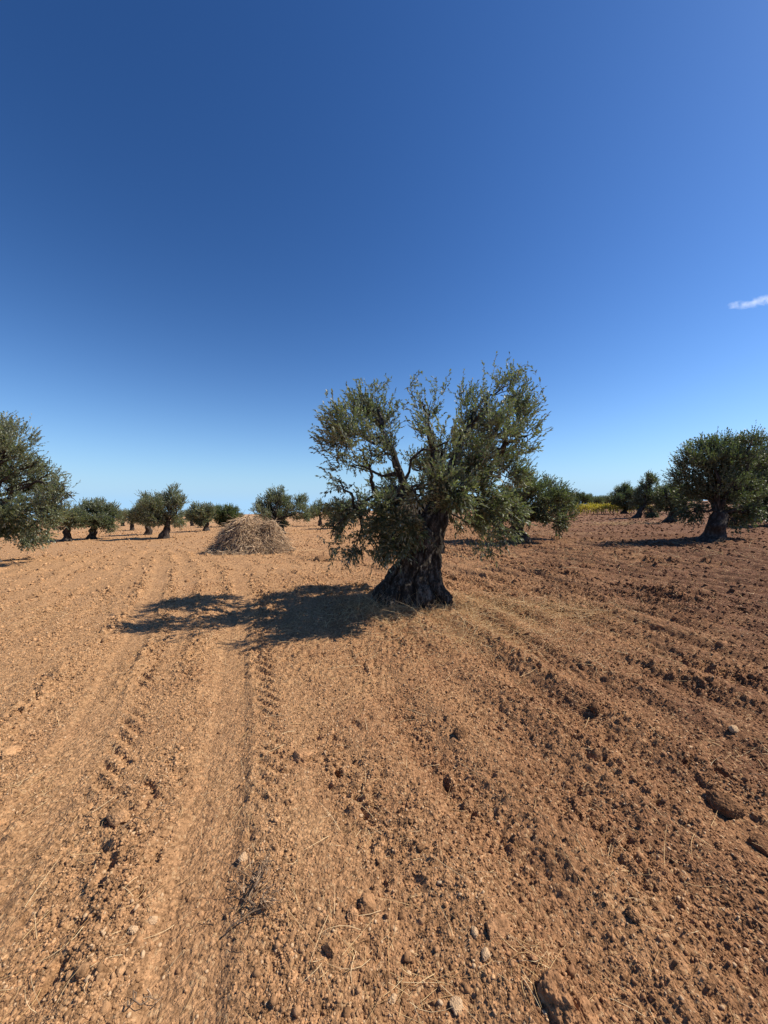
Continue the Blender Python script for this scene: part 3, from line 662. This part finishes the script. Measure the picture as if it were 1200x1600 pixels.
# ------------------------------------------------------------------ vineyard: individual yellow vines
def vine_parts(seed):
    g = np.random.default_rng(seed); tb = Buf(); cb = Buf()
    p = wiggle(np.stack([np.zeros(7), np.zeros(7), np.linspace(-.05, .72, 7)], -1), .15, g, seed)
    V, F, C = tube(p, np.linspace(.05, .03, 7), 7, .3, seed, 9); tb.add(V, F)
    n = 46; S = p[-1] + g.normal(0, 1, (n, 3)) * np.array([.33, .2, .10]); D = unit(np.array([0, 0, .7]) + g.normal(0, .6, (n, 3)))
    G_ = np.array([0, 0, -.35]) + g.normal(0, .2, (n, 3))
    leaf_shoots(cb, S, D, g.uniform(.3, .65, n), G_, 8, .12, .11, g, 1.2, .006)
    return tb.mesh('trunk', [M_BARK_FAR], True), cb.mesh('foliage', [M_LEAF_V, M_BRUSH])
VP = [vine_parts(70 + k) for k in range(4)]
vg = np.random.default_rng(8)
for row in range(4):
    Yv = 51 + row * 2.8
    for x in np.arange(23.5, 36.0, 1.15):
        xx = x + vg.uniform(-.15, .15); r0 = bpy.data.objects.new('grape_vine', None); col.objects.link(r0)
        r0.location = (xx, Yv + vg.uniform(-.15, .15), float(terrain(xx, Yv))); r0.rotation_euler = (0, 0, vg.uniform(0, 6.28) if row > 5 else vg.choice([0, math.pi]) + vg.uniform(-.2, .2)); r0.scale = (1, 1, vg.uniform(1.05, 1.35))
        tag(r0, 'yellow-leaved grape vine in the far vineyard rows', 'vine', 'grape vines in the far vineyard')
        a, b = VP[vg.integers(4)]; obj('trunk', a, r0); obj('foliage', b, r0)

# ------------------------------------------------------------------ brush pile
pp = on_ground(386, 866); sp = pp[1] / FPX * 1.0
PC = np.array([pp[0] - .08, pp[1] + .55]); pz = float(terrain(*PC))
def pile_h(x, y):                  # height of the heap at offsets from its centre
    G2 = lambda cx, cy, sx, sy: np.exp(-((x - cx) / sx) ** 2 - ((y - cy) / sy) ** 2)
    h = 1.18 * np.exp(-(((x - .06) / .86) ** 2 + ((y - .05) / .80) ** 2) ** 1.12) + .34 * G2(-.75, -.1, .38, .5) + .26 * G2(.85, .1, .34, .45) + .16 * G2(-.15, -.45, .35, .3) - .10
    d = np.hypot(x / 1.4, y / 1.12)
    h = h * (1 - sstep(.8, 1.02, d)) + (.44 * n2(x * 1.9, y * 1.9, 77) + .30 * n2(x * 4.2, y * 4.2, 78)) * np.clip(1 - d, 0, 1) ** .5
    return np.maximum(h, 0)
pb = Buf(); g = np.random.default_rng(17)
gx_ = np.linspace(-1.65, 1.65, 70); gy_ = np.linspace(-1.3, 1.3, 60); XX, YY = np.meshgrid(gx_, gy_); HH = pile_h(XX, YY) * .93 - .04 + .05 * n2(XX * 5, YY * 5, 71)
i = np.arange(59)[:, None] * 70; j = np.arange(69)[None]
pb.add(np.stack([XX, YY, HH], -1).reshape(-1, 3), np.stack([i + j, i + j + 1, i + 71 + j, i + 70 + j], -1).reshape(-1, 4), .08)
n = 15000; a = g.uniform(0, 6.28, n); q = np.sqrt(g.random(n)) * 1.0
x, y = np.cos(a) * q * 1.34, np.sin(a) * q * 1.08
e = .05; dx = (pile_h(x + e, y) - pile_h(x - e, y)) / (2 * e); dy = (pile_h(x, y + e) - pile_h(x, y - e)) / (2 * e)
S = np.stack([x, y, pile_h(x, y) + g.uniform(-.04, .05, n)], -1)
down = unit(np.stack([-dx, -dy, -(dx * dx + dy * dy)], -1) + g.normal(0, .10, (n, 3)))
D = unit(down * .55 + g.normal(0, .55, (n, 3)) * np.array([1, 1, .8]) + np.array([0, 0, .2]) + .6 * np.stack([n2(x * 2, y * 2, 91), n2(x * 2, y * 2, 92), 0 * x], -1))
V, F, nv = strands(S, D, g.uniform(.1, .36, n), g.uniform(.004, .011, n), np.array([0, 0, -.3]) + g.normal(0, .15, (n, 3)), 3, .5, g)
pb.add(V, F, np.repeat(np.clip(g.normal(.5, .25, n) + .3 * n2(x * 2, y * 2, 5), 0, 1), nv))
n = 900; a = g.uniform(0, 6.28, n); q = .82 + .42 * g.random(n) ** 1.6
x, y = np.cos(a) * q * 1.33, np.sin(a) * q * 1.05; S = np.stack([x, y, pile_h(x, y) + .02], -1)
V, F, nv = strands(S, unit(g.normal(size=(n, 3)) * np.array([1, 1, .15])), g.uniform(.1, .35, n), np.full(n, .004), g.normal(0, .1, (n, 3)), 3, .5, g)
pb.add(V, F, np.repeat(g.random(n), nv))
n = 90; a = g.uniform(0, 6.28, n); q = np.sqrt(g.random(n)); x, y = np.cos(a) * q * 1.2, np.sin(a) * q * .95   # thicker cut branches sticking out
V, F, nv = strands(np.stack([x, y, pile_h(x, y) - .05], -1), unit(g.normal(0, 1, (n, 3)) * np.array([1, 1, .5]) + np.array([0, 0, .25])), g.uniform(.2, .6, n), g.uniform(.008, .016, n), g.normal(0, .2, (n, 3)), 4, .7, g)
pb.add(V, F, np.repeat(g.random(n) * .6, nv))
tag(obj('brush_pile', pb.mesh('brush_pile', [M_BRUSH]), loc=(PC[0], PC[1], pz - .01)), 'heap of grey-brown dry cuttings and straw left of the main tree', 'brush pile')

# ------------------------------------------------------------------ straw, tufts, twigs
def lay(x, y, L, r, lift, g, flat=.25, curl=.35):
    n = len(x); S = np.stack([x, y, ground(x, y) + lift], -1); D = unit(g.normal(size=(n, 3)) * np.array([1, 1, flat]))
    return strands(S, D, L, r, g.normal(0, curl, (n, 3)) * np.array([1, 1, .35]), 4, .5, g)
sb = Buf(); g = np.random.default_rng(23)
def patch(px, py, sx, sy, n, L=(.06, .28), r=.0016, up=0):
    c = on_ground(px, py); x = c[0] + g.normal(0, sx, n); y = c[1] + g.normal(0, sy, n)
    k = np.hypot(x - TREE[0], (y - TREE[1])) > .35; x, y = x[k], y[k]; n = len(x)
    V, F, nv = lay(x, y, g.uniform(*L, n), np.full(n, r) * g.uniform(.6, 1.3, n), .012, g, .25 + up); sb.add(V, F, np.repeat(g.random(n), nv))
patch(650, 965, .75, .35, 1500, up=.3); patch(740, 950, .55, .4, 900); patch(850, 955, .55, .22, 750, L=(.1, .4)); patch(770, 990, .5, .3, 800); patch(900, 968, .4, .2, 350, L=(.1, .4)); patch(590, 960, .25, .25, 500, up=1.0)
patch(975, 820, 1.2, .8, 700, L=(.2, .7), r=.006); patch(700, 985, 1.2, .7, 900); patch(50, 960, .6, .3, 120); patch(1000, 870, 4, 1.5, 900, L=(.1, .4), r=.004); patch(780, 835, 3, 1.2, 500, L=(.1, .4), r=.005)
n = 1500; r_ = np.exp(g.uniform(np.log(1.1), np.log(14), n)); a = g.uniform(-R(58), R(58), n)
V, F, nv = lay(r_ * np.sin(a), r_ * np.cos(a), g.uniform(.02, .13, n) * (1 + r_ * .05), np.full(n, .0007) * (1 + r_ * .35), .008, g); sb.add(V, F, np.repeat(g.random(n), nv))
for px, py, n, sp_, L_ in ((620, 1535, 40, .07, (.06, .18)), (828, 1512, 40, .045, (.04, .12)), (955, 1335, 16, .05, (.05, .14)), (110, 1470, 20, .12, (.08, .2)), (60, 1220, 26, .07, (.06, .14)), (560, 1310, 26, .09, (.05, .14)), (1160, 1180, 30, .09, (.05, .15)), (610, 1590, 24, .08, (.06, .15))):
    c = on_ground(px, py); x = c[0] + g.normal(0, sp_, n); y = c[1] + g.normal(0, sp_, n)
    V, F, nv = lay(x, y, g.uniform(*L_, n), np.full(n, .0012), .008, g, .3); sb.add(V, F, np.repeat(g.random(n), nv))
tag(obj('dry_straw', sb.mesh('dry_straw', [M_STRAW])), 'thin dry straw and dead grass scattered over the soil and round the trunk', 'straw', kind='stuff')

def dead_twig(px0, py0, px1, py1, label, seed, thick=.004, nb=9):
    g = np.random.default_rng(seed); a, b = on_ground(px0, py0), on_ground(px1, py1)
    tbf = Buf(); n = 14; path = wiggle(bez(a, (a + b) / 2 + g.normal(0, .02, 3), b, n), .10, g, seed); path[:, 2] = ground(path[:, 0], path[:, 1]) + .014 + .012 * np.sin(np.linspace(0, 3.1, n))
    V, F, C = tube(path, np.linspace(thick, thick * .35, n), 6, .2, seed, 40); tbf.add(V, F, .1)
    S = path[g.integers(2, n, nb)]; main = unit(b - a)
    D = unit(main * .8 + g.normal(0, .6, (nb, 3)) * np.array([1, 1, .4])); L = g.uniform(.05, .15, nb)
    V, F, nv = strands(S, D, L, np.full(nb, thick * .4), g.normal(0, .3, (nb, 3)) * np.array([1, 1, .2]), 4, .5, g); tbf.add(V, F, .15)
    m = nb * 5; S2 = S[g.integers(0, nb, m)] + g.normal(0, .02, (m, 3)); D2 = unit(main + g.normal(0, .6, (m, 3)))
    V, F, nv = strands(S2, D2, g.uniform(.02, .05, m), np.full(m, .0022), g.normal(0, .2, (m, 3)), 2, .8, g); tbf.add(V, F, np.repeat(g.random(m) * .5, nv))
    o = obj('dead_twig', tbf.mesh('dead_twig', [M_BRUSH])); tag(o, label, 'twig')
    # origin at the twig's thick end
    o.data.transform(__import__('mathutils').Matrix.Translation((-a[0], -a[1], -a[2]))); o.location = a
dead_twig(395, 1435, 428, 1365, 'dark branching dead olive twig lying beside the smooth tyre track', 5, .0045)
dead_twig(355, 1465, 425, 1430, 'thin pale-ended dead twig just below the dark branching twig', 6, .003, 7)
dead_twig(190, 1312, 275, 1265, 'long thin straight dry stalk left of the tyre track', 7, .0022, 1)
dead_twig(200, 1588, 255, 1565, 'short straight dry stalk near the bottom left', 8, .0025, 1)
dead_twig(870, 1205, 878, 1240, 'small pale curved stalk on the red soil right of centre', 9, .0022, 1)

# ------------------------------------------------------------------ cloud wisp
cm, nt = mat('cloud_vapour'); o_ = nt.nodes.new('ShaderNodeOutputMaterial'); pv = N(nt, 'ShaderNodeVolumePrincipled'); pv.inputs['Color'].default_value = (1, 1, 1, 1); pv.inputs['Anisotropy'].default_value = .2
tc = nt.nodes.new('ShaderNodeTexCoord'); nz = noise(nt, tc.outputs['Object'], 0.016, 5, .6)
ln = N(nt, 'ShaderNodeVectorMath', operation='LENGTH'); mp = N(nt, 'ShaderNodeMapping'); mp.inputs['Scale'].default_value = (1 / 230, 1 / 60, 1 / 40); nt.links.new(tc.outputs['Object'], mp.inputs[0]); nt.links.new(mp.outputs[0], ln.inputs[0])
dn = math_(nt, 'MULTIPLY', math_(nt, 'MAXIMUM', math_(nt, 'SUBTRACT', math_(nt, 'SUBTRACT', nz, .26), math_(nt, 'MULTIPLY', ln.outputs['Value'], .30)), 0.0), .035)
nt.links.new(dn, pv.inputs['Density']); nt.links.new(pv.outputs[0], o_.inputs['Volume'])
V0, F0 = ICO[3]; cV = V0 * np.array([225, 58, 38]) * (1 + .12 * n3(V0 * 2, 9)[:, None])
cp = at(1180, 472, 3000); co = obj('cloud', make_mesh('cloud', cV, F0, cm, None, True), loc=cp); co.rotation_euler = (0, R(-5), R(-10))
tag(co, 'small thin white wisp of cloud at the right edge of the blue sky', 'cloud')

# ------------------------------------------------------------------ light
EL, AZ = R(47), R(82)              # sun height, and its bearing clockwise from the view direction
w = bpy.data.worlds.new("World"); scene.world = w; w.use_nodes = True; nt = w.node_tree
bg = nt.nodes['Background']; sky = nt.nodes.new('ShaderNodeTexSky'); sky.sky_type = 'NISHITA'; sky.sun_disc = False
sky.sun_elevation = EL; sky.sun_rotation = AZ; sky.altitude = 300; sky.air_density = 1.0; sky.dust_density = 0.5; sky.ozone_density = 1.0
# the clear, deep blue of this sky: a contrast curve per channel on the physical sky
sp_ = nt.nodes.new('ShaderNodeSeparateColor'); cb_ = nt.nodes.new('ShaderNodeCombineColor'); nt.links.new(sky.outputs[0], sp_.inputs[0])
for k, (g_, b_) in enumerate(((1.583, .176), (1.39, .269), (1.328, .512))):
    v = math_(nt, 'POWER', math_(nt, 'MULTIPLY', sp_.outputs[k], .1), g_)
    nt.links.new(math_(nt, 'MULTIPLY', v, math.exp(b_) * 10), cb_.inputs[k])
geo_ = nt.nodes.new('ShaderNodeTexCoord'); sz_ = nt.nodes.new('ShaderNodeSeparateXYZ'); nt.links.new(geo_.outputs['Generated'], sz_.inputs[0])
low = math_(nt, 'MULTIPLY', math_(nt, 'EXPONENT', math_(nt, 'MULTIPLY', math_(nt, 'MAXIMUM', sz_.outputs[2], 0.0), -9.0)), .97)
nt.links.new(mixc(nt, low, cb_.outputs[0], (4.2, 7.0, 10.0)), bg.inputs[0]); bg.inputs[1].default_value = 0.0707
sl = bpy.data.lights.new('sun', 'SUN'); sl.energy = 5.0; sl.angle = R(.53); sl.color = (1, .91, .77)
so = bpy.data.objects.new('sun', sl); col.objects.link(so)
import mathutils
sd = mathutils.Vector((math.sin(AZ) * math.cos(EL), math.cos(AZ) * math.cos(EL), math.sin(EL)))
so.rotation_euler = sd.to_track_quat('Z', 'Y').to_euler(); so.location = (20, 5, 20)
vs = scene.view_settings; vs.view_transform = 'Standard'; vs.look = 'None'; vs.gamma = 1; vs.exposure = 0.5
scene.render.engine = 'CYCLES'; scene.cycles.max_bounces = 6; scene.cycles.volume_bounces = 2
print('done', round(time.time() - T0, 1))
